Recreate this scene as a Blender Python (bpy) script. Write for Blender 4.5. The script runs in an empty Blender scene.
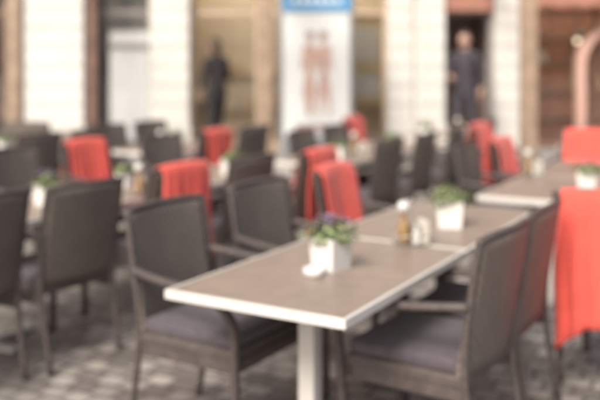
import bpy, bmesh, math, random
from mathutils import Vector, Matrix
random.seed(7)
scene = bpy.context.scene
COL = scene.collection

# ------------------------------------------------------------ materials
def nt(name):
    m = bpy.data.materials.new(name); m.use_nodes = True
    return m, m.node_tree.nodes, m.node_tree.links, m.node_tree.nodes['Principled BSDF']

def mat(name, col, rough=0.6, var=0.15, scale=8.0, bump=0.0, metal=0.0, spec=0.4, sheen=0.0):
    m, N, L, b = nt(name)
    tc = N.new('ShaderNodeTexCoord'); no = N.new('ShaderNodeTexNoise')
    no.inputs['Scale'].default_value = scale; no.inputs['Detail'].default_value = 5
    L.new(tc.outputs['Object'], no.inputs['Vector'])
    r = N.new('ShaderNodeValToRGB')
    r.color_ramp.elements[0].position = 0.3; r.color_ramp.elements[1].position = 0.7
    r.color_ramp.elements[0].color = tuple(c*(1-var) for c in col)+(1,)
    r.color_ramp.elements[1].color = tuple(min(.85, c*(1+var)) for c in col)+(1,)
    L.new(no.outputs['Fac'], r.inputs['Fac']); L.new(r.outputs['Color'], b.inputs['Base Color'])
    b.inputs['Roughness'].default_value = rough; b.inputs['Metallic'].default_value = metal
    b.inputs['Specular IOR Level'].default_value = spec
    if sheen: b.inputs['Sheen Weight'].default_value = sheen
    if bump:
        bp = N.new('ShaderNodeBump'); bp.inputs['Strength'].default_value = bump
        bp.inputs['Distance'].default_value = 0.01
        L.new(no.outputs['Fac'], bp.inputs['Height']); L.new(bp.outputs['Normal'], b.inputs['Normal'])
    return m

def emis(name, col, s):
    m, N, L, b = nt(name)
    b.inputs['Base Color'].default_value = col+(1,)
    b.inputs['Emission Color'].default_value = col+(1,); b.inputs['Emission Strength'].default_value = s
    return m

def weave_mat(name, c1, c2):
    m, N, L, b = nt(name)
    tc = N.new('ShaderNodeTexCoord')
    ch = N.new('ShaderNodeTexChecker'); ch.inputs['Scale'].default_value = 55
    w1 = N.new('ShaderNodeTexWave'); w1.bands_direction = 'X'; w1.inputs['Scale'].default_value = 35
    w2 = N.new('ShaderNodeTexWave'); w2.bands_direction = 'Z'; w2.inputs['Scale'].default_value = 35
    no = N.new('ShaderNodeTexNoise'); no.inputs['Scale'].default_value = 6
    for t in (ch, w1, w2, no): L.new(tc.outputs['Object'], t.inputs['Vector'])
    ch.inputs['Color1'].default_value = c1+(1,); ch.inputs['Color2'].default_value = c2+(1,)
    mx = N.new('ShaderNodeMix'); mx.data_type = 'FLOAT'
    L.new(ch.outputs['Fac'], mx.inputs[0]); L.new(w1.outputs['Fac'], mx.inputs[2]); L.new(w2.outputs['Fac'], mx.inputs[3])
    bp = N.new('ShaderNodeBump'); bp.inputs['Strength'].default_value = 0.5; bp.inputs['Distance'].default_value = 0.004
    L.new(mx.outputs[0], bp.inputs['Height']); L.new(bp.outputs['Normal'], b.inputs['Normal'])
    mc = N.new('ShaderNodeMix'); mc.data_type = 'RGBA'; mc.blend_type = 'MULTIPLY'; mc.inputs[0].default_value = 0.4
    L.new(ch.outputs['Color'], mc.inputs[6]); L.new(no.outputs['Fac'], mc.inputs[7]); L.new(mc.outputs[2], b.inputs['Base Color'])
    b.inputs['Roughness'].default_value = 0.5
    return m

def paving_mat():
    m, N, L, b = nt('stone_paving')
    tc = N.new('ShaderNodeTexCoord'); mp = N.new('ShaderNodeMapping'); mp.inputs['Rotation'].default_value = (0, 0, 0.5)
    L.new(tc.outputs['Object'], mp.inputs['Vector'])
    br = N.new('ShaderNodeTexBrick'); br.inputs['Scale'].default_value = 1.0
    br.inputs['Brick Width'].default_value = 0.14; br.inputs['Row Height'].default_value = 0.12
    br.inputs['Mortar Size'].default_value = 0.009; br.inputs['Bias'].default_value = -0.1
    br.inputs['Color1'].default_value = (0.54, 0.51, 0.48, 1); br.inputs['Color2'].default_value = (0.19, 0.172, 0.165, 1)
    br.inputs['Mortar'].default_value = (0.13, 0.115, 0.11, 1)
    L.new(mp.outputs[0], br.inputs['Vector'])
    no = N.new('ShaderNodeTexNoise'); no.inputs['Scale'].default_value = 2.3; no.inputs['Detail'].default_value = 6
    L.new(tc.outputs['Object'], no.inputs['Vector'])
    r = N.new('ShaderNodeValToRGB'); r.color_ramp.elements[0].position = 0.35; r.color_ramp.elements[1].position = 0.62
    r.color_ramp.elements[0].color = (0.6, 0.59, 0.59, 1); r.color_ramp.elements[1].color = (1.0, 0.98, 0.96, 1)
    L.new(no.outputs['Fac'], r.inputs['Fac'])
    mc = N.new('ShaderNodeMix'); mc.data_type = 'RGBA'; mc.blend_type = 'MULTIPLY'; mc.inputs[0].default_value = 1
    L.new(br.outputs['Color'], mc.inputs[6]); L.new(r.outputs['Color'], mc.inputs[7]); L.new(mc.outputs[2], b.inputs['Base Color'])
    bp = N.new('ShaderNodeBump'); bp.invert = True; bp.inputs['Strength'].default_value = 0.6; bp.inputs['Distance'].default_value = 0.01
    L.new(br.outputs['Fac'], bp.inputs['Height']); L.new(bp.outputs['Normal'], b.inputs['Normal'])
    b.inputs['Roughness'].default_value = 0.45
    return m

def glass_mat():
    m, N, L, b = nt('window_glass'); N.remove(b)
    out = N['Material Output']; t = N.new('ShaderNodeBsdfTransparent'); g = N.new('ShaderNodeBsdfGlossy')
    g.inputs['Roughness'].default_value = 0.03
    fr = N.new('ShaderNodeFresnel'); fr.inputs['IOR'].default_value = 1.5
    mx = N.new('ShaderNodeMixShader'); L.new(fr.outputs[0], mx.inputs[0]); L.new(t.outputs[0], mx.inputs[1]); L.new(g.outputs[0], mx.inputs[2])
    L.new(mx.outputs[0], out.inputs['Surface']); return m

M = dict(
    top=mat('table_laminate', (0.29, 0.225, 0.185), 0.40, 0.10, 14),
    rim=mat('table_edge_aluminium', (0.70, 0.68, 0.64), 0.4, 0.05, 5),
    leg=mat('table_leg_paint', (0.58, 0.56, 0.53), 0.45, 0.06, 4),
    weave=weave_mat('rattan_weave', (0.235, 0.20, 0.172), (0.16, 0.134, 0.118)),
    frame=mat('rattan_frame', (0.095, 0.078, 0.074), 0.5, 0.2, 30, 0.2),
    cush=mat('seat_cushion_fabric', (0.095, 0.080, 0.096), 0.85, 0.15, 25, 0.2, sheen=0.2),
    red=mat('red_fleece', (0.82, 0.115, 0.088), 0.9, 0.08, 9, 0.2, sheen=0.25),
    pot=mat('white_ceramic', (0.76, 0.755, 0.73), 0.35, 0.04, 6),
    soil=mat('soil', (0.08, 0.06, 0.045), 0.95, 0.3, 60, 0.5),
    g1=mat('leaf_green', (0.14, 0.185, 0.075), 0.55, 0.3, 30),
    g2=mat('leaf_light', (0.27, 0.32, 0.15), 0.55, 0.3, 30),
    g3=mat('leaf_dark', (0.07, 0.10, 0.05), 0.6, 0.3, 30),
    fl=mat('flower_violet', (0.42, 0.30, 0.50), 0.6, 0.2, 30),
    amber=mat('oil_bottle', (0.32, 0.21, 0.10), 0.12, 0.15, 12),
    metal=mat('brushed_metal', (0.55, 0.53, 0.50), 0.3, 0.05, 20, metal=0.9),
    paper=mat('napkin_paper', (0.72, 0.69, 0.62), 0.8, 0.05, 10),
    gl=mat('shaker_glass', (0.68, 0.68, 0.65), 0.12, 0.05, 8),
    stucco=mat('stucco_cream', (0.745, 0.735, 0.70), 0.85, 0.05, 2.5, 0.2),
    stucco2=mat('stucco_upper', (0.66, 0.61, 0.52), 0.85, 0.07, 2.5, 0.3),
    stone=mat('step_stone', (0.40, 0.38, 0.36), 0.8, 0.12, 5, 0.3),
    wood=mat('post_wood', (0.36, 0.265, 0.195), 0.6, 0.18, 6, 0.2),
    dwood=mat('shopfront_wood', (0.22, 0.135, 0.105), 0.55, 0.25, 5, 0.2),
    grey=mat('window_frame_grey', (0.28, 0.26, 0.25), 0.5, 0.1, 5),
    tanw=mat('shopfront_tan_wood', (0.56, 0.44, 0.33), 0.55, 0.15, 5, 0.2),
    panelg=mat('painted_panel_pale', (0.54, 0.56, 0.57), 0.6, 0.06, 3),
    beige=mat('interior_beige', (0.80, 0.69, 0.54), 0.8, 0.10, 1.6),
    tan=mat('interior_tan', (0.50, 0.35, 0.25), 0.8, 0.2, 1.6),
    dark=mat('interior_dark', (0.34, 0.25, 0.24), 0.8, 0.2, 2),
    brown=mat('interior_brown', (0.54, 0.29, 0.20), 0.8, 0.25, 2),
    pink=mat('arch_salmon_plaster', (0.70, 0.45, 0.38), 0.8, 0.06, 3),
    blue=mat('sign_blue', (0.12, 0.36, 0.64), 0.5, 0.05, 3),
    signw=mat('poster_paper', (0.74, 0.78, 0.79), 0.5, 0.03, 2),
    signf=mat('poster_ink_rose', (0.54, 0.38, 0.33), 0.5, 0.25, 8),
    signd=mat('poster_ink_dark', (0.32, 0.22, 0.21), 0.5, 0.2, 8),
    signy=mat('sign_ochre', (0.70, 0.56, 0.32), 0.6, 0.2, 6),
    frm=mat('lightbox_frame', (0.34, 0.36, 0.38), 0.4, 0.05, 4, metal=0.5),
    glass=glass_mat(), pave=paving_mat(),
    lamp=emis('lamp_glow', (1.0, 0.82, 0.60), 3.0),
    strip=emis('added_interior_glow', (1.0, 0.86, 0.68), 9.0),  # emission for the strips added to brighten the shop interiors
    skin=mat('skin', (0.56, 0.36, 0.27), 0.55, 0.06, 10),
    hairm=mat('hair_brown', (0.07, 0.045, 0.035), 0.5, 0.2, 40),
    black=mat('clothes_black', (0.045, 0.040, 0.044), 0.85, 0.15, 20),
    navy=mat('clothes_charcoal', (0.065, 0.06, 0.075), 0.85, 0.15, 20),
    jeans=mat('trousers_dark', (0.07, 0.066, 0.08), 0.85, 0.2, 25),
    shoe=mat('shoe_leather', (0.05, 0.035, 0.03), 0.5, 0.1, 10),
    eye=mat('eye_white', (0.75, 0.74, 0.72), 0.3, 0.02, 5),
    lip=mat('lips', (0.45, 0.16, 0.14), 0.5, 0.05, 10),
    awn=mat('awning_canvas', (0.40, 0.20, 0.15), 0.85, 0.1, 5),
)
JARS = [mat('goods_%s' % n, c, 0.5, 0.15, 10) for n, c in dict(ochre=(.68, .52, .30), rose=(.62, .36, .30), cream=(.78, .74, .64),
        umber=(.2, .14, .11), sage=(.40, .42, .38), orange=(.72, .44, .24)).items()]

# ------------------------------------------------------------ helpers
def empty(name, loc=(0, 0, 0), rz=0):
    e = bpy.data.objects.new(name, None); e.empty_display_size = 0.1
    e.location = loc; e.rotation_euler = (0, 0, rz); COL.objects.link(e); return e

def obj(name, me, parent=None, loc=(0, 0, 0), rot=(0, 0, 0)):
    o = bpy.data.objects.new(name, me); COL.objects.link(o)
    o.location = loc; o.rotation_euler = rot
    if parent: o.parent = parent
    return o

def mesh_from(bm, name, mats, smooth=False):
    bmesh.ops.recalc_face_normals(bm, faces=bm.faces)
    me = bpy.data.meshes.new(name); bm.to_mesh(me); bm.free()
    for m in mats: me.materials.append(m)
    if smooth:
        for p in me.polygons: p.use_smooth = True
    return me

def add_box(bm, c, s, bevel=0.0, mi=0, rz=0, seg=2):
    r = bmesh.ops.create_cube(bm, size=1.0)
    vs = r['verts']
    for v in vs:
        v.co = Vector((v.co.x*s[0], v.co.y*s[1], v.co.z*s[2]))
        if rz: v.co = Matrix.Rotation(rz, 3, 'Z') @ v.co
        v.co += Vector(c)
    fs = list({f for v in vs for f in v.link_faces})
    if bevel:
        es = list({e for f in fs for e in f.edges})
        rr = bmesh.ops.bevel(bm, geom=es, offset=bevel, segments=seg, profile=0.5, affect='EDGES')
        fs = list({f for f in rr['faces']} | {f for f in fs if f.is_valid})
    for f in fs:
        if f.is_valid: f.material_index = mi
    return fs

def box(name, c, s, m, parent=None, bevel=0.0):
    bm = bmesh.new(); add_box(bm, (0, 0, 0), s, bevel)
    return obj(name, mesh_from(bm, name, [m]), parent, c)

def add_lathe(bm, prof, c=(0, 0, 0), n=20, mi=0):
    rings = []
    for r, z in prof:
        rings.append([bm.verts.new((c[0]+r*math.cos(2*math.pi*i/n), c[1]+r*math.sin(2*math.pi*i/n), c[2]+z)) for i in range(n)])
    for a, b in zip(rings, rings[1:]):
        for i in range(n):
            f = bm.faces.new((a[i], a[(i+1) % n], b[(i+1) % n], b[i])); f.material_index = mi; f.smooth = True
    for r in (rings[0], rings[-1]):
        f = bm.faces.new(r); f.material_index = mi

def catmull(pts, k=5):
    pts = [Vector(p) for p in pts]; out = []
    P = [pts[0]*2-pts[1]]+pts+[pts[-1]*2-pts[-2]]
    for i in range(1, len(P)-2):
        for j in range(k):
            t = j/k; a, b, c, d = P[i-1], P[i], P[i+1], P[i+2]
            out.append(0.5*((2*b)+(c-a)*t+(2*a-5*b+4*c-d)*t*t+(3*b-a-3*c+d)*t**3))
    out.append(pts[-1]); return out

def add_tube(bm, pts, rx, ry=None, n=8, mi=0, smooth_path=True):
    ry = ry or rx
    P = catmull(pts) if smooth_path else [Vector(p) for p in pts]
    rings = []
    for i, p in enumerate(P):
        t = (P[min(i+1, len(P)-1)]-P[max(i-1, 0)]).normalized()
        side = Vector((1, 0, 0)) if abs(t.x) < 0.8 else Vector((0, 1, 0))
        u = (side-t*side.dot(t)).normalized(); v = t.cross(u)
        rings.append([bm.verts.new(p+u*rx*math.cos(2*math.pi*j/n)+v*ry*math.sin(2*math.pi*j/n)) for j in range(n)])
    for a, b in zip(rings, rings[1:]):
        for j in range(n):
            f = bm.faces.new((a[j], a[(j+1) % n], b[(j+1) % n], b[j])); f.material_index = mi; f.smooth = True
    for r in (rings[0], rings[-1]):
        f = bm.faces.new(r); f.material_index = mi

# ------------------------------------------------------------ chair
def yb(z): return -0.25-(z-0.45)*0.17
def chair_meshes():
    d = {}
    bm = bmesh.new()
    nx, nz = 14, 14; W = 0.25
    front, back = [], []
    for k in range(nz+1):
        rf, rb = [], []
        for i in range(nx+1):
            x = -W+2*W*i/nx
            ztop = 0.935-0.008*(x/W)**2
            z = 0.44+(ztop-0.44)*k/nz
            y = yb(z)+0.03*(x/W)**2-0.01
            rf.append(bm.verts.new((x, y+0.012, z))); rb.append(bm.verts.new((x, y-0.012, z)))
        front.append(rf); back.append(rb)
    for g in (front, back):
        for k in range(nz):
            for i in range(nx):
                bm.faces.new((g[k][i], g[k][i+1], g[k+1][i+1], g[k+1][i])).smooth = True
    for k in range(nz):
        for i in (0, nx): bm.faces.new((front[k][i], front[k+1][i], back[k+1][i], back[k][i]))
    for i in range(nx):
        for k in (0, nz): bm.faces.new((front[k][i], front[k][i+1], back[k][i+1], back[k][i]))
    d['backrest'] = mesh_from(bm, 'backrest', [M['weave']])
    bm = bmesh.new()
    add_tube(bm, [(-.235, -.315, 0), (-.245, -.25, .42), (-.254, yb(.7)+.02, .7), (-.254, yb(.90)+.02, .905), (-.235, yb(.93)+.014, .938),
                  (0, yb(.94)-.008, .946), (.235, yb(.93)+.014, .938), (.254, yb(.90)+.02, .905), (.254, yb(.7)+.02, .7), (.245, -.25, .42), (.235, -.315, 0)], .015, .015)
    d['back_frame'] = mesh_from(bm, 'back_frame', [M['frame']])
    for s, n in ((-1, 'arm_left'), (1, 'arm_right')):
        bm = bmesh.new()
        add_tube(bm, [(s*.262, yb(.70)+.02, .70), (s*.285, -.12, .685), (s*.292, .06, .665), (s*.29, .19, .635), (s*.275, .255, .55), (s*.262, .255, .42), (s*.25, .25, .2), (s*.245, .25, 0)], .024, .017)
        d[n] = mesh_from(bm, n, [M['frame']])
    bm = bmesh.new()
    add_box(bm, (0, -.005, .415), (.50, .49, .055), .015)
    add_box(bm, (0, .235, .37), (.485, .02, .05), .005)
    for s in (-1, 1): add_box(bm, (s*.236, -.01, .37), (.02, .46, .05), .005)
    d['seat'] = mesh_from(bm, 'seat', [M['frame']])
    bm = bmesh.new()
    add_box(bm, (0, .0, .468), (.48, .47, .06), .024, seg=4)
    for f in bm.faces: f.smooth = True
    d['seat_cushion'] = mesh_from(bm, 'seat_cushion', [M['cush']])
    return d
CH = chair_meshes()

def blanket(seat, yaw, lf, lb, w, k, skew=None):
    rnd = random.Random(k*11+3); nx = 26
    bm = bmesh.new(); path = []
    zt = 0.972
    for i in range(14, 0, -1): path.append(('f', lf*i/14))
    path += [('t', a) for a in (0.0, .25, .5, .75, 1.0)]
    for i in range(1, 19): path.append(('b', lb*i/18))
    ph = rnd.random()*6; ph2 = rnd.random()*6; sh = rnd.uniform(-.02, .02); rows = []
    sk_ = rnd.uniform(-.08, .08) if skew is None else skew
    for kind, s in path:
        row = []
        for i in range(nx+1):
            q = i/nx*2-1
            x = sh+q*w/2*(1+(0.10*s if kind != 't' else 0))
            amp = 0.004+(0.035*min(1, s/.5) if kind != 't' else 0)
            fold = amp*(math.sin(q*7+ph)+.5*math.sin(q*13+ph2))
            zc = zt-0.012*q*q
            if kind == 'f':
                ss = s*(1+.06*math.sin(q*4+ph)-q*sk_*2); z = zc-.02-ss
                y = yb(z)+0.035*min(1, (x/.25)**2)+.028+abs(fold)*.6
                if z < .5: y += (.5-z)*.3; z = max(z, .505)
            elif kind == 't':
                a = math.pi*s; y = yb(.95)+.010*q*q+.030*math.cos(a)-.002; z = zc-.02+.024*math.sin(a)
            else:
                ss = s*(1+.07*math.sin(q*3+ph2)+q*sk_*2); z = zc-.02-ss
                y = yb(.95)+.01*q*q-.034-abs(fold)
                x += .012*math.sin(s*9+ph)+sk_*s*.6
            row.append(bm.verts.new((x, y, z)))
        rows.append(row)
    for a, b in zip(rows, rows[1:]):
        for i in range(nx): bm.faces.new((a[i], a[i+1], b[i+1], b[i])).smooth = True
    me = mesh_from(bm, 'red_blanket', [M['red']], True)
    o = obj('red_blanket', me, None, (seat[0], seat[1], 0), (0, 0, yaw))
    so = o.modifiers.new('t', 'SOLIDIFY'); so.thickness = .008; so.offset = 0
cnt = [0]
def chair(x, y, yawdeg, red=None):
    e = empty('rattan_armchair', (x, y, 0), math.radians(yawdeg))
    for n, me in CH.items(): obj(n, me, e)
    if red:
        cnt[0] += 1
        blanket((x, y), math.radians(yawdeg), red[0], red[1], red[2], cnt[0], red[3] if len(red) > 3 else None)

def side(bx, by, yawdeg, red=None):
    """place a chair from the position of the middle of its back"""
    a = math.radians(yawdeg); f = Vector((-math.sin(a), math.cos(a)))
    chair(bx+f.x*.33, by+f.y*.33, yawdeg+random.uniform(-4, 4), red)

# ------------------------------------------------------------ table: origin = near-right corner, runs along (.5,.866)
def table(cx, cy, L, mods=2, W=.74):
    e = empty('cafe_table', (cx, cy, 0), math.radians(-30))
    ml = L/mods
    for i in range(mods):
        yc = ml*(i+.5); g = .006
        bm = bmesh.new()
        add_box(bm, (-W/2, yc, .7225), (W-.03, ml-g-.03, .033), 0)
        obj('table_top', mesh_from(bm, 'table_top', [M['top']]), e)
        bm = bmesh.new(); t = .016; h = .034; zc = .7215
        add_box(bm, (-t/2, yc, zc), (t, ml-g, h), .003); add_box(bm, (-W+t/2, yc, zc), (t, ml-g, h), .003)
        add_box(bm, (-W/2, yc-ml/2+g/2+t/2, zc), (W-2*t, t, h), .002); add_box(bm, (-W/2, yc+ml/2-g/2-t/2, zc), (W-2*t, t, h), .002)
        obj('edge_trim', mesh_from(bm, 'edge_trim', [M['rim']]), e)
    cols = (.43, L-.43) if L > 1.3 else (L/2,)
    bm = bmesh.new()
    for yy in cols:
        add_box(bm, (-W/2, yy, .690), (W-.16, .05, .028), .004)
        add_box(bm, (-W/2, yy, .662), (.12, .30, .026), .004)
    obj('under_frame', mesh_from(bm, 'under_frame', [M['leg']]), e)
    for yy in cols:
        bm = bmesh.new(); add_box(bm, (-W/2, yy, .34), (.072, .072, .616), .010)
        add_box(bm, (-W/2, yy, .018), (.50, .07, .026), .008); add_box(bm, (-W/2, yy-.19, .018), (.07, .308, .0255), .008); add_box(bm, (-W/2, yy+.19, .018), (.07, .308, .0255), .008)
        obj('pedestal', mesh_from(bm, 'pedestal', [M['leg']]), e)

table(.144, 2.67, 2.4, 2)            # foreground
table(-1.65, 4.09, 3.0, 3)           # left row
table(1.767, 4.96, 2.4, 2)           # right
table(.35, 7.0, 2.4, 2)              # centre back
table(-1.3, 7.95, 1.6, 1)
table(1.7, 9.7, 1.2, 1)
table(3.39, 8.53, 1.2, 1)
table(-3.0, 7.4, 2.4, 2)
table(-2.9, 9.9, 1.0, 1)

# foreground table chairs
side(-.62, 3.75, -120); side(-.24, 4.43, -120)
side(.20, 5.08, -120, (.40, .50, .44, .05))
side(.80, 3.15, 60); side(1.10, 3.67, 60)
side(1.46, 3.93, -32, (.35, .66, .46, -.05))
# left row
side(-1.10, 4.40, 60); side(-1.47, 3.93, 60)
side(-.72, 5.13, 60, (.35, .50, .42)); side(.15, 6.1, 60, (.35, .66, .42))
side(-1.80, 6.9, -120, (.40, .4, .40)); side(-1.28, 7.5, -120); side(-2.2, 6.3, -120); side(-2.6, 5.5, -120)
side(-.30, 5.75, 60)
# centre back
side(.79, 7.1, 60); side(1.2, 7.8, 60); side(1.62, 8.5, 60)
side(.0, 8.2, -120); side(.35, 8.9, -120); side(.64, 10.3, -120, (.42, .4, .44))
side(2.25, 9.85, 60)
# left back
side(-.82, 8.09, 60, (.35, .42, .44)); side(-.45, 8.75, 60); side(-2.1, 9.0, -120); side(-1.75, 9.6, -120)
side(-2.4, 7.75, 60); side(-2.1, 8.35, 60); side(-3.7, 8.6, -120); side(-3.1, 9.4, 0)
# right
side(1.28, 6.51, -120); side(1.70, 7.1, -120, (.48, .4, .44))
side(2.78, 8.0, 150, (.35, .45, .46)); side(1.93, 9.0, -120, (.45, .45, .44))
side(2.35, 5.3, 60); side(2.8, 6.2, 60); side(3.75, 8.8, 60)

# ------------------------------------------------------------ potted plants and table things
def plant(x, y, seed, s=.115, flowers=True):
    rnd = random.Random(seed)
    e = empty('potted_plant', (x, y, .739), rnd.uniform(-.3, .3)+math.radians(-30))
    bm = bmesh.new()
    a, b, h = s*.44, s*.52, s*1.05
    def ring(r, z): return [bm.verts.new((r*i, r*j, z)) for i, j in ((-1, -1), (1, -1), (1, 1), (-1, 1))]
    R = [ring(a, 0), ring(b, h), ring(b-.008, h), ring(b-.010, h*.82)]
    bm.faces.new(R[0])
    for p, q in zip(R, R[1:]):
        for i in range(4): bm.faces.new((p[i], p[(i+1) % 4], q[(i+1) % 4], q[i]))
    f = bm.faces.new(R[3]); f.material_index = 1
    bmesh.ops.bevel(bm, geom=[ed for ed in bm.edges if ed.is_manifold and ed.calc_face_angle(0) > .5 and ed.verts[0].co.z < h*.99], offset=.006, segments=2, affect='EDGES')
    obj('pot', mesh_from(bm, 'pot', [M['pot'], M['soil']]), e)
    bm = bmesh.new()
    for i in range(430):
        th = rnd.uniform(0, 6.28); u = rnd.random()**.5; hh = rnd.random()
        lump = 1+.25*math.sin(3*th+seed)+.12*math.sin(5*th)
        r = b*1.25*u*lump*(.75+.6*math.sin(hh*2.6))
        p = Vector((r*math.cos(th), r*math.sin(th), h*.8+hh*s*.72*(1.1-.45*u)*lump))
        n = Vector((math.cos(th)*u, math.sin(th)*u, rnd.uniform(.2, 1.2))).normalized()
        t = n.cross(Vector((rnd.uniform(-1, 1), rnd.uniform(-1, 1), rnd.uniform(-1, 1)))).normalized(); w = n.cross(t)
        L = rnd.uniform(.014, .026); ww = L*.38
        vs = [bm.verts.new(p-t*L*.5), bm.verts.new(p+w*ww+n*.003), bm.verts.new(p+t*L*.6), bm.verts.new(p-w*ww+n*.003)]
        f = bm.faces.new(vs); f.material_index = rnd.choice([0, 0, 1, 1, 2])
    for i in range(26):
        th = rnd.uniform(0, 6.28); r = b*1.1*rnd.random()
        add_tube(bm, [(r*.3*math.cos(th), r*.3*math.sin(th), h*.8), (r*math.cos(th), r*math.sin(th), h*.8+s*.5)], .0012, n=4, mi=2, smooth_path=False)
    if flowers:
        for i in range(34):
            th = rnd.uniform(0, 6.28); r = b*1.2*rnd.random(); z = h*.8+s*rnd.uniform(.6, .92)
            c = Vector((r*math.cos(th), r*math.sin(th), z))
            for k in range(5):
                aa = k*1.257; o1 = Vector((math.cos(aa), math.sin(aa), .3))*.009
                o2 = Vector((math.cos(aa+.6), math.sin(aa+.6), .3))*.007; o3 = Vector((math.cos(aa-.6), math.sin(aa-.6), .3))*.007
                f = bm.faces.new([bm.verts.new(c), bm.verts.new(c+o3), bm.verts.new(c+o1), bm.verts.new(c+o2)]); f.material_index = 3
    me = bpy.data.meshes.new('foliage'); bm.to_mesh(me); bm.free()
    for k in ('g1', 'g2', 'g3', 'fl'): me.materials.append(M[k])
    obj('foliage', me, e)

plant(.125, 3.36, 1, .125); plant(.77, 4.26, 2, .13, False)
plant(-1.5, 4.95, 3, .12); plant(-.52, 6.35, 4, .12, False); plant(1.92, 5.56, 5, .12)
plant(.92, 8.35, 6); plant(-1.28, 8.6, 7); plant(1.53, 10.15, 8); plant(.36, 7.5, 9); plant(3.1, 9.1, 10); plant(-2.9, 8.2, 11); plant(-1.2, 5.75, 12, .1)

def ashtray(x, y):
    e = empty('ashtray', (x, y, .739)); bm = bmesh.new()
    add_lathe(bm, [(.034, 0), (.042, .006), (.045, .030), (.040, .032), (.036, .012), (.001, .010)], n=24)
    obj('dish', mesh_from(bm, 'dish', [M['pot']]), e)
for p in ((.055, 3.25), (-.9, 5.6), (2.1, 6.0), (.75, 8.0), (-1.35, 5.05), (1.0, 8.7)): ashtray(*p)

def condiments(x, y, rz=0):
    e = empty('condiment_set', (x, y, .739), rz)
    bm = bmesh.new()
    add_box(bm, (0, 0, .006), (.15, .09, .010), .003)
    add_tube(bm, [(0, -.002, .01), (0, 0, .1), (0, 0, .17)], .003)
    add_tube(bm, [(-.016, 0, .17), (-.018, 0, .195), (0, 0, .21), (.018, 0, .195), (.016, 0, .17)], .003)
    for s in (-1, 1): add_tube(bm, [(-.07, s*.04, .045), (.07, s*.04, .045)], .002, smooth_path=False)
    for sx in (-1, 1):
        for sy in (-1, 1): add_tube(bm, [(sx*.07, sy*.04, .008), (sx*.07, sy*.04, .045)], .002, smooth_path=False)
    obj('caddy', mesh_from(bm, 'caddy', [M['metal']]), e)
    bm = bmesh.new()
    add_lathe(bm, [(.026, 0), (.029, .006), (.029, .060), (.024, .085), (.013, .105), (.011, .13), (.014, .132), (.014, .138)], (-.038, -.005, .012), mi=0)
    add_lathe(bm, [(.009, 0), (.016, .006), (.027, .018), (.031, .032), (.027, .046), (.014, .057), (.002, .060)], (-.038, -.005, .146), mi=1)
    obj('oil_bottle', mesh_from(bm, 'oil_bottle', [M['amber'], M['gl']]), e)
    bm = bmesh.new()
    add_lathe(bm, [(.020, 0), (.022, .004), (.019, .055), (.018, .06)], (.018, -.022, .012), mi=0)
    add_lathe(bm, [(.019, 0), (.019, .012), (.012, .02), (.002, .022)], (.018, -.022, .072), mi=1)
    add_lathe(bm, [(.020, 0), (.022, .004), (.019, .055), (.018, .06)], (.018, .024, .012), mi=2)
    add_lathe(bm, [(.019, 0), (.019, .012), (.012, .02), (.002, .022)], (.018, .024, .072), mi=1)
    obj('shakers', mesh_from(bm, 'shakers', [M['gl'], M['metal'], M['amber']]), e)
    bm = bmesh.new()
    for k in range(7): add_box(bm, (.044+k*.0045, 0, .062+.002*math.sin(k*2)), (.003, .078, .10), 0)
    obj('napkins', mesh_from(bm, 'napkins', [M['paper']]), e)
condiments(.51, 3.82, .2); condiments(-1.0, 5.35, .5); condiments(1.75, 6.3, .4); condiments(.55, 8.0, .3); condiments(-1.35, 8.3, .1); condiments(2.0, 10.4, .2)

# ------------------------------------------------------------ ground
bm = bmesh.new()
for c in ((-150, -150), (150, -150), (150, 150), (-150, 150)): bm.verts.new((c[0], c[1], 0))
bm.faces.new(bm.verts); obj('pavement', mesh_from(bm, 'pavement', [M['pave']]))

# steps to the raised walkway along the shops
e = empty('stone_steps')
box('step', (0, 11.35, .075), (34, .3, .15), M['stone'], e, .01)
box('landing', (0, 13.5, .15), (34, 4.0, .30), M['stone'], e, .012)

# ------------------------------------------------------------ building
FY = 13.0
B = empty('shop_building')
openings = [(-13.4, -11.8), (-10.9, -8.6), (-7.9, -6.9), (-6.3, -4.37), (-3.36, -2.34), (-1.72, 1.37), (2.26, 3.04), (3.46, 5.9), (6.6, 8.4), (9.2, 11.2), (12.0, 13.4)]
ZT = 3.15
edges = [-14.2]+[v for o in openings for v in o]+[14.2]
piers = [(edges[i], edges[i+1]) for i in range(0, len(edges), 2)]
for a, b_ in piers:
    bm = bmesh.new()
    add_box(bm, ((a+b_)/2, FY+.30, (ZT+.3)/2), (b_-a, .5, ZT-.3))
    subs = [(a, b_)] if not (1.3 < a < 1.4) else [(1.37, 1.76), (1.86, 2.26)]
    for (p, q) in subs:
        z = .3
        add_box(bm, ((p+q)/2, FY-.02, z+.2), (q-p+.05, .16, .4), .012); z += .4
        while z < ZT-.35:
            hh = .30
            add_box(bm, ((p+q)/2, FY, z+.006+(hh-.012)/2), (q-p-.012, .11, hh-.012), .012); z += hh
        add_box(bm, ((p+q)/2, FY-.02, (z+ZT)/2), (q-p+.05, .16, ZT-z-.01), .012)
    obj('pier', mesh_from(bm, 'pier', [M['stucco']]), B)
bm = bmesh.new()
add_box(bm, (0, FY+.25, 3.65), (28.6, .6, 1.0)); add_box(bm, (0, FY-.1, 3.22), (28.6, .14, .12), .01)
add_box(bm, (0, FY-.15, 4.18), (28.8, .5, .12), .02); add_box(bm, (0, FY-.12, 4.06), (28.7, .36, .10), .02)
obj('lower_cornice', mesh_from(bm, 'lower_cornice', [M['stucco']]), B)
wx = [-12.6+2.1*i for i in range(13)]
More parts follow.
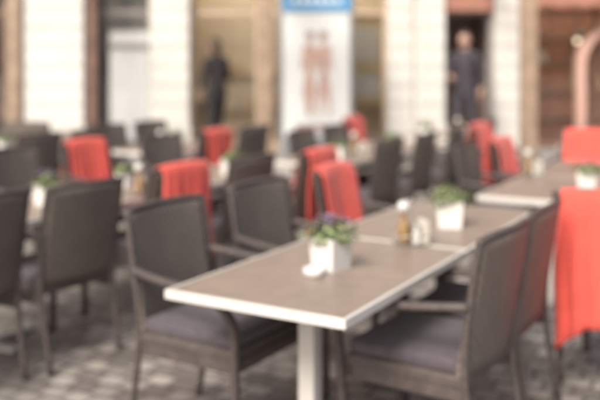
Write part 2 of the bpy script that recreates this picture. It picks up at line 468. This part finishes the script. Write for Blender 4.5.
for fl in range(2):
    z0 = 4.24+fl*3.3
    bm = bmesh.new()
    add_box(bm, (0, FY+.3, z0+.45), (28.4, .5, .9)); add_box(bm, (0, FY+.3, z0+2.95), (28.4, .5, .7))
    xs = [-14.2]+[v for w in wx for v in (w-.5, w+.5)]+[14.2]
    for i in range(0, len(xs), 2): add_box(bm, ((xs[i]+xs[i+1])/2, FY+.3, z0+1.75), (xs[i+1]-xs[i], .5, 1.7))
    obj('upper_wall', mesh_from(bm, 'upper_wall', [M['stucco2']]), B)
    bm = bmesh.new(); bg = bmesh.new()
    for w in wx:
        add_box(bm, (w, FY+.02, z0+.86), (1.3, .16, .08), .01, 0); add_box(bm, (w, FY+.02, z0+2.68), (1.34, .2, .12), .01, 0)
        for s in (-1, 1):
            add_box(bm, (w+s*.57, FY+.03, z0+1.76), (.12, .06, 1.7), .005, 0); add_box(bm, (w+s*.47, FY+.3, z0+1.75), (.06, .06, 1.69), 0, 1)
        add_box(bm, (w, FY+.3, z0+1.75), (.05, .06, 1.69), 0, 1); add_box(bm, (w, FY+.3, z0+2.1), (.87, .05, .05), 0, 1)
        add_box(bg, (w, FY+.33, z0+1.75), (.98, .01, 1.69)); add_box(bg, (w, FY+.53, z0+1.75), (1.2, .02, 1.9), 0, 1)
    obj('window_frames', mesh_from(bm, 'window_frames', [M['stucco'], M['panelg']]), B)
    obj('window_panes', mesh_from(bg, 'window_panes', [M['glass'], M['dark']]), B)
bm = bmesh.new(); add_box(bm, (0, FY, 10.95), (29, .9, .22), .03); add_box(bm, (0, FY+5, 11.3), (28.8, 10, .5))
for s in (-1, 1): add_box(bm, (s*14.25, FY+5, 5.5), (.1, 10, 11))
obj('roof', mesh_from(bm, 'roof', [M['stucco2']]), B)
intr = {0: 'tan', 1: 'beige', 2: 'dark', 3: 'dark', 4: 'panelg', 5: 'beige', 6: 'dark', 7: 'brown', 8: 'beige', 9: 'tan', 10: 'dark'}
depth = {4: .3, 5: .42, 6: 1.4, 7: .6, 3: .9}
for i, (a, b_) in enumerate(openings):
    m = M[intr[i]]; d = depth.get(i, 1.0); y0 = FY+.55; w = b_-a; cx = (a+b_)/2
    bm = bmesh.new()
    add_box(bm, (cx, y0+d, 1.75), (w+.3, .05, 2.95))
    for s in (-1, 1): add_box(bm, (cx+s*(w/2+.05), y0+d/2, 1.75), (.04, d-.06, 2.95))
    add_box(bm, (cx, y0+d/2, 3.2), (w+.04, d-.06, .05)); add_box(bm, (cx, y0+d/2, .32), (w+.04, d-.06, .03))
    obj('shop_interior', mesh_from(bm, 'shop_interior', [m]), B)
    bm = bmesh.new(); fm = M['dwood'] if i in (7, 0, 3) else (M['tanw'] if i == 5 else M['grey'])
    n = max(1, round(w/1.0)); yy = FY+.2
    for k in range(n+1): add_box(bm, (a+.03+(w-.06)*k/n, yy, 1.72), (.055, .07, 2.82), .004)
    for zz in (.36, 2.45, 3.1):
        for k in range(n): add_box(bm, (a+.03+(w-.06)*(k+.5)/n, yy, zz), ((w-.06)/n-.06, .06, .08 if zz > 1 else .12), .004)
    obj('shopfront_frame', mesh_from(bm, 'shopfront_frame', [fm]), B)
    if i != 6:
        bm = bmesh.new(); add_box(bm, (cx, yy+.012, 1.72), (w-.02, .008, 2.8)); obj('shop_window', mesh_from(bm, 'shop_window', [M['glass']]), B)
    if i not in (4, 6):
        rnd = random.Random(i*3+1); bm = bmesh.new()
        for zz in ((.75, 1.2, 1.65, 2.1) if i != 5 else (.85, 1.45)):
            ys = y0+d-.14
            add_box(bm, (cx, ys, zz), (w-.1, .20, .03), 0, 6)
            x = a+.15
            while x < b_-.15:
                if rnd.random() < .6:
                    k = rnd.randrange(6); r = rnd.uniform(.04, .09); h = rnd.uniform(.12, .34)
                    if rnd.random() < .5: add_lathe(bm, [(r*.8, 0), (r, .02), (r, h*.7), (r*.5, h*.85), (r*.5, h)], (x, ys, zz+.018), 10, k)
                    else: add_box(bm, (x, ys, zz+.018+h/2), (r*1.7, .12, h), .005, k)
                x += rnd.uniform(.14, .34)
        obj('display_shelves', mesh_from(bm, 'display_shelves', JARS+[M['tanw']]), B)
    if i in (5, 7):
        box('added_glow_strip', (cx, y0+.12, 3.15), (w-.3, .10, .04), M['strip'], B)  # added glowing strip, out of view above, lifts the dark interior
    if i in (7, 8, 1):
        nl = max(1, int(w/.8))
        for k in range(nl):
            x = a+w*(k+.35)/nl; bm = bmesh.new(); zz = 2.16-.14*(k % 2)
            add_lathe(bm, [(.01, -.035), (.03, -.026), (.04, 0), (.03, .026), (.01, .035)], (x, y0+.15, zz), 16, 0)
            add_tube(bm, [(x, y0+.15, zz+.03), (x, y0+.15, 3.12)], .006, n=6, mi=1, smooth_path=False)
            obj('pendant_lamp', mesh_from(bm, 'pendant_lamp', [M['lamp'], M['grey']]), B)
box('door_panel', (-2.68, FY+.12, 1.25), (.62, .05, 1.8), M['panelg'], B, .006)
box('door_rail', (-2.68, FY+.08, 1.93), (.66, .06, .07), M['grey'], B, .004)
box('downpipe', (-3.22, FY-.02, 1.7), (.14, .12, 2.78), M['dwood'], B, .03)
bm = bmesh.new(); add_box(bm, (1.07, FY+.33, 1.75), (.5, .02, 1.5), .003)
obj('window_picture', mesh_from(bm, 'window_picture', [M['signy']]), B)
bm = bmesh.new(); add_box(bm, (1.07, FY+.31, 1.95), (.4, .012, .55)); add_box(bm, (1.07, FY+.31, 1.3), (.4, .012, .4))
obj('window_picture_print', mesh_from(bm, 'window_picture_print', [M['paper']]), B)
# salmon arch around right door
bm = bmesh.new(); cx = 4.98; zc = 1.62; ri, ro = .54, .66
outer = [(cx+ro*math.cos(t), zc+ro*math.sin(t)) for t in [math.pi*k/20 for k in range(21)]]
inner = [(cx+ri*math.cos(t), zc+ri*math.sin(t)) for t in [math.pi*k/20 for k in range(21)]]
outer = [(cx+ro, .31)]+outer+[(cx-ro, .31)]; inner = [(cx+ri, .31)]+inner+[(cx-ri, .31)]
fr = [[bm.verts.new((x, yv, z)) for x, z in lst] for yv in (FY-.06, FY+.12) for lst in (outer, inner)]
for i in range(len(outer)-1):
    for p, q in ((0, 1), (2, 3), (0, 2), (1, 3)): bm.faces.new((fr[p][i], fr[p][i+1], fr[q][i+1], fr[q][i]))
for i in (0, len(outer)-1): bm.faces.new((fr[0][i], fr[1][i], fr[3][i], fr[2][i]))
obj('door_arch', mesh_from(bm, 'door_arch', [M['pink']]), B)
bm = bmesh.new()
n = 12; a, b_ = 3.5, 5.86
t = [bm.verts.new((a+(b_-a)*i/n, FY-.06, 3.1)) for i in range(n+1)]
u = [bm.verts.new((a+(b_-a)*i/n, FY-.50, 2.80)) for i in range(n+1)]
v = [bm.verts.new((a+(b_-a)*i/n, FY-.51, 2.48+.04*(i % 2))) for i in range(n+1)]
for i in range(n):
    bm.faces.new((t[i], t[i+1], u[i+1], u[i])); bm.faces.new((u[i], u[i+1], v[i+1], v[i]))
o = obj('awning', mesh_from(bm, 'awning', [M['awn']]), B); o.modifiers.new('s', 'SOLIDIFY').thickness = .01
box('entrance_sign', (2.65, FY+.05, 2.66), (.74, .06, .40), M['awn'], B, .01)

# ------------------------------------------------------------ pergola
Pg = empty('wooden_pergola')
for x in (-6.24, -3.42, -.42, 2.74, 5.56):
    box('post', (x, 10, 1.5), (.18, .18, 3.0), M['wood'], Pg, .012)
    box('rafter', (x, 11.45, 3.25), (.12, 3.0, .16), M['wood'], Pg, .01)
    box('post_foot', (x, 10, .06), (.26, .26, .12), M['grey'], Pg, .012)
box('beam', (-.34, 10, 3.085), (13, .16, .17), M['wood'], Pg, .01)

# ------------------------------------------------------------ poster lightbox
S = empty('advertising_lightbox', (.23, 11.75, .30))
box('base', (0, 0, .12), (1.0, .34, .24), M['frm'], S, .02)
box('cabinet', (0, 0, 1.33), (1.04, .20, 2.16), M['frm'], S, .025)
box('poster', (0, -.104, 1.17), (.92, .008, 1.72), M['signw'], S)
box('header', (0, -.105, 2.20), (.96, .010, .26), M['blue'], S)
def flat(name, polys, m, y):
    bm = bmesh.new()
    for pl in polys: bm.faces.new([bm.verts.new((x, y, z)) for x, z in pl])
    o = obj(name, mesh_from(bm, name, [m]), S)
def ell(cx, cz, rx, rz, n=16): return [(cx+rx*math.cos(6.283*i/n), cz+rz*math.sin(6.283*i/n)) for i in range(n)]
for dx, k in ((-.10, 0), (.11, 1)):
    lf = -.04 if k else .03
    body = [(dx-.10, 1.55), (dx-.03, 1.60), (dx+.03, 1.60), (dx+.10, 1.55), (dx+.12, 1.25), (dx+.08, 1.22), (dx+.06, 1.4), (dx+.05, 1.2), (dx+.09, .95), (dx-.09, .95), (dx-.05, 1.2), (dx-.06, 1.4), (dx-.08, 1.22), (dx-.12, 1.25)]
    flat('poster_figure', [body, ell(dx+lf*.4, 1.69, .05, .07)], M['signf'], -.1105-.001*k)
    flat('poster_figure_legs', [[(dx-.09, .949), (dx-.005, .949), (dx-.02+lf, .60), (dx-.06+lf, .60)], [(dx+.005, .949), (dx+.09, .949), (dx+.06-lf, .60), (dx+.02-lf, .60)]], M['signf'], -.1105-.001*k)
    flat('poster_figure_hair', [ell(dx+lf*.4, 1.73, .065, .055)], M['signd'], -.1135-.0007*k)
    flat('poster_figure_shorts', [[(dx-.088, 1.02), (dx+.088, 1.02), (dx+.095, .88), (dx-.095, .88)]], M['signf'], -.1145)
flat('poster_caption', [[(-.3, .42), (.3, .42), (.3, .48), (-.3, .48)], [(-.2, .36), (.2, .36), (.2, .39), (-.2, .39)]], M['signd'], -.111)
flat('header_lettering', [[(-.34+k*.12, 2.17), (-.26+k*.12, 2.17), (-.26+k*.12, 2.25), (-.34+k*.12, 2.25)] for k in range(6)], M['signw'], -.113)

# ------------------------------------------------------------ people
def skin_mesh(name, verts, edges, sub=2, root=0):
    me = bpy.data.meshes.new(name); me.from_pydata([v[0] for v in verts], edges, [])
    o = bpy.data.objects.new(name, me); COL.objects.link(o)
    o.modifiers.new('skin', 'SKIN')
    sm = o.modifiers.new('sub', 'SUBSURF'); sm.levels = sub; sm.render_levels = sub
    for i, v in enumerate(verts):
        sv = me.skin_vertices[0].data[i]; r = v[1]
        sv.radius = r if isinstance(r, tuple) else (r, r); sv.use_root = (i == root)
    dg = bpy.context.evaluated_depsgraph_get(); dg.update()
    out = bpy.data.meshes.new_from_object(o.evaluated_get(dg))
    bpy.data.objects.remove(o)
    for p in out.polygons: p.use_smooth = True
    return out

def person(name, x, y, z, yaw, H, top, legs, female, armL, armR, stride=.1):
    e = empty(name, (x, y, z), math.radians(yaw)); e.scale = (H/1.7,)*3
    sw = .155 if female else .18; hw = .09
    V = [((0, 0, .95), (.155, .115)), ((0, 0, 1.08), (.118 if female else .14, .095)), ((0, .01, 1.25), (.14 if female else .165, .11)),
         ((0, -.005, 1.37), (.115, .085)), ((0, -.005, 1.45), .055), ((0, .015, 1.53), .05)]
    E = [(0, 1), (1, 2), (2, 3), (3, 4), (4, 5)]
    for s, arm in ((-1, armL), (1, armR)):
        b0 = len(V)
        V += [((s*sw, -.005, 1.375), .058), (arm[0], .042), (arm[1], .030), (tuple(Vector(arm[1])+(Vector(arm[1])-Vector(arm[0])).normalized()*.06), (.036, .018))]
        E += [(3, b0), (b0, b0+1), (b0+1, b0+2), (b0+2, b0+3)]
    for s in (-1, 1):
        b0 = len(V); st = s*stride
        V += [((s*hw, 0, .86), .092), ((s*.095, st*.6+.03, .49), .062), ((s*.10, st-.03, .10), .042), ((s*.105, st+.02, .045), .040), ((s*.115, st+.14, .035), (.042, .03))]
        E += [(0, b0), (b0, b0+1), (b0+1, b0+2), (b0+2, b0+3), (b0+3, b0+4)]
    me = skin_mesh('body', V, E)
    for m in (top, legs, M['skin'], M['shoe']): me.materials.append(m)
    wr = [Vector(armL[1]), Vector(armR[1])]
    for p in me.polygons:
        c = p.center; k = 0
        if c.z > 1.455: k = 2
        elif any((c-w).length < .075 for w in wr): k = 2
        elif c.z < .085: k = 3
        elif c.z < .93 and abs(c.x) < .2 and all((c-w).length > .16 for w in wr): k = 1
        p.material_index = k
    obj('body', me, e)
    for hn, arm, s in (('hand_left', armL, -1), ('hand_right', armR, 1)):
        w = Vector(arm[1]); d = (w-Vector(arm[0])).normalized(); side_ = Vector((0, 1, 0)); side_ = (side_-d*side_.dot(d)).normalized(); nrm = d.cross(side_)*s
        base = w+d*.045
        vs = [(tuple(w+d*.03), .02)]; es = []
        for k, L in enumerate((.062, .072, .068, .052)):
            o0 = base+side_*(.027-.018*k)+d*.03; i0 = len(vs)
            vs += [(tuple(o0), .0098), (tuple(o0+d*L*.5+nrm*.006), .0088), (tuple(o0+d*L*.9+nrm*.022), .0078)]
            es += [(0, i0), (i0, i0+1), (i0+1, i0+2)]
        i0 = len(vs); o0 = w+d*.03+side_*.028
        vs += [(tuple(o0), .012), (tuple(o0+d*.028+side_*.018), .010), (tuple(o0+d*.055+side_*.02+nrm*.01), .009)]; es += [(0, i0), (i0, i0+1), (i0+1, i0+2)]
        hm = skin_mesh(hn, vs, es, 1); hm.materials.append(M['skin']); obj(hn, hm, e)
    bm = bmesh.new(); bmesh.ops.create_uvsphere(bm, u_segments=32, v_segments=24, radius=1)
    for v in bm.verts:
        c = v.co.copy(); zz = c.z
        wx_ = .076*(1-.22*max(0, -zz)**1.3); wy = .095*(1-.10*max(0, -zz))
        v.co = Vector((c.x*wx_, c.y*wy+(.008 if zz < 0 and c.y > 0 else 0), zz*.118))
        if c.y > .75:
            if abs(c.x) < .16 and -.35 < zz < .12: v.co.y += .020*(1-abs(c.x)/.16)*(.35+(.12-zz)/.47*.9)
            if .02 < zz < .2 and .18 < abs(c.x) < .5: v.co.y -= .007
            if -.9 < zz < -.65 and abs(c.x) < .3: v.co.y += .008
    for f in bm.faces: f.smooth = True
    for s in (-1, 1):
        r = bmesh.ops.create_uvsphere(bm, u_segments=10, v_segments=8, radius=1)
        for v in r['verts']: v.co = Vector((s*.077+v.co.x*.009, -.005+v.co.y*.018, -.008+v.co.z*.031))
        r = bmesh.ops.create_uvsphere(bm, u_segments=10, v_segments=8, radius=1)
        for v in r['verts']: v.co = Vector((s*.029+v.co.x*.012, .081+v.co.y*.008, .012+v.co.z*.007))
        for f in {f for v in r['verts'] for f in v.link_faces}: f.material_index = 1
    r = bmesh.ops.create_uvsphere(bm, u_segments=12, v_segments=6, radius=1)
    for v in r['verts']: v.co = Vector((v.co.x*.024, .090+v.co.y*.007, -.058+v.co.z*.007))
    for f in {f for v in r['verts'] for f in v.link_faces}: f.material_index = 2
    obj('head', mesh_from(bm, 'head', [M['skin'], M['eye'], M['lip']], True), e, (0, .02, 1.59))
    bm = bmesh.new(); bmesh.ops.create_uvsphere(bm, u_segments=32, v_segments=24, radius=1)
    bmesh.ops.delete(bm, geom=[v for v in bm.verts if (v.co.y > .25 and v.co.z < .45) or v.co.z < (-.75 if female else -.35) or (v.co.y > .0 and v.co.z < -.1)], context='VERTS')
    for v in bm.verts:
        c = v.co.copy(); v.co = Vector((c.x*.085, c.y*.105-.004, c.z*.128+.003*math.sin(c.x*30)))
        if female and c.z < 0: v.co.z *= 1.9; v.co.y -= .02*abs(c.z)
    o = obj('hair', mesh_from(bm, 'hair', [M['hairm']], True), e, (0, .015, 1.595)); o.modifiers.new('s', 'SOLIDIFY').thickness = .012

person('woman_standing', -1.22, 12.1, .30, 35, 1.70, M['black'], M['black'], True,
       ((-.23, -.03, 1.12), (-.20, .10, .92)), ((.23, .03, 1.12), (.14, .24, 1.16)), .12)
person('man_standing', 2.42, 12.2, .30, 150, 1.80, M['navy'], M['jeans'], False,
       ((-.25, -.02, 1.10), (-.24, .08, .86)), ((.25, .03, 1.11), (.12, .24, 1.08)), .08)

# ------------------------------------------------------------ light
w = bpy.data.worlds.new('World'); scene.world = w; w.use_nodes = True
N = w.node_tree.nodes; L = w.node_tree.links
sk = N.new('ShaderNodeTexSky'); sk.sky_type = 'NISHITA'; sk.sun_disc = False
el, az = math.radians(42), math.radians(208)
sk.sun_elevation = el; sk.sun_rotation = az; sk.dust_density = 6.0; sk.air_density = 1.0; sk.ozone_density = .6
L.new(sk.outputs[0], N['Background'].inputs[0]); N['Background'].inputs[1].default_value = .15
sd = bpy.data.lights.new('sun', 'SUN'); sd.energy = 3.05; sd.angle = math.radians(20); sd.color = (1, .945, .87)
so = bpy.data.objects.new('sun', sd); COL.objects.link(so)
dv = Vector((math.sin(az)*math.cos(el), math.cos(az)*math.cos(el), math.sin(el)))
so.rotation_euler = dv.to_track_quat('Z', 'Y').to_euler()

# ------------------------------------------------------------ camera
cd = bpy.data.cameras.new('camera'); co = bpy.data.objects.new('camera', cd); COL.objects.link(co)
co.location = (0, 0, 1.54); co.rotation_euler = (math.radians(90), 0, 0)
cd.lens = 50; cd.sensor_width = 36; cd.shift_y = -130/600; cd.clip_end = 1000
cd.dof.use_dof = True; cd.dof.focus_distance = 1.75; cd.dof.aperture_fstop = 1.6
scene.camera = co
scene.view_settings.view_transform = 'Standard'; scene.view_settings.look = 'None'; scene.view_settings.exposure = 0
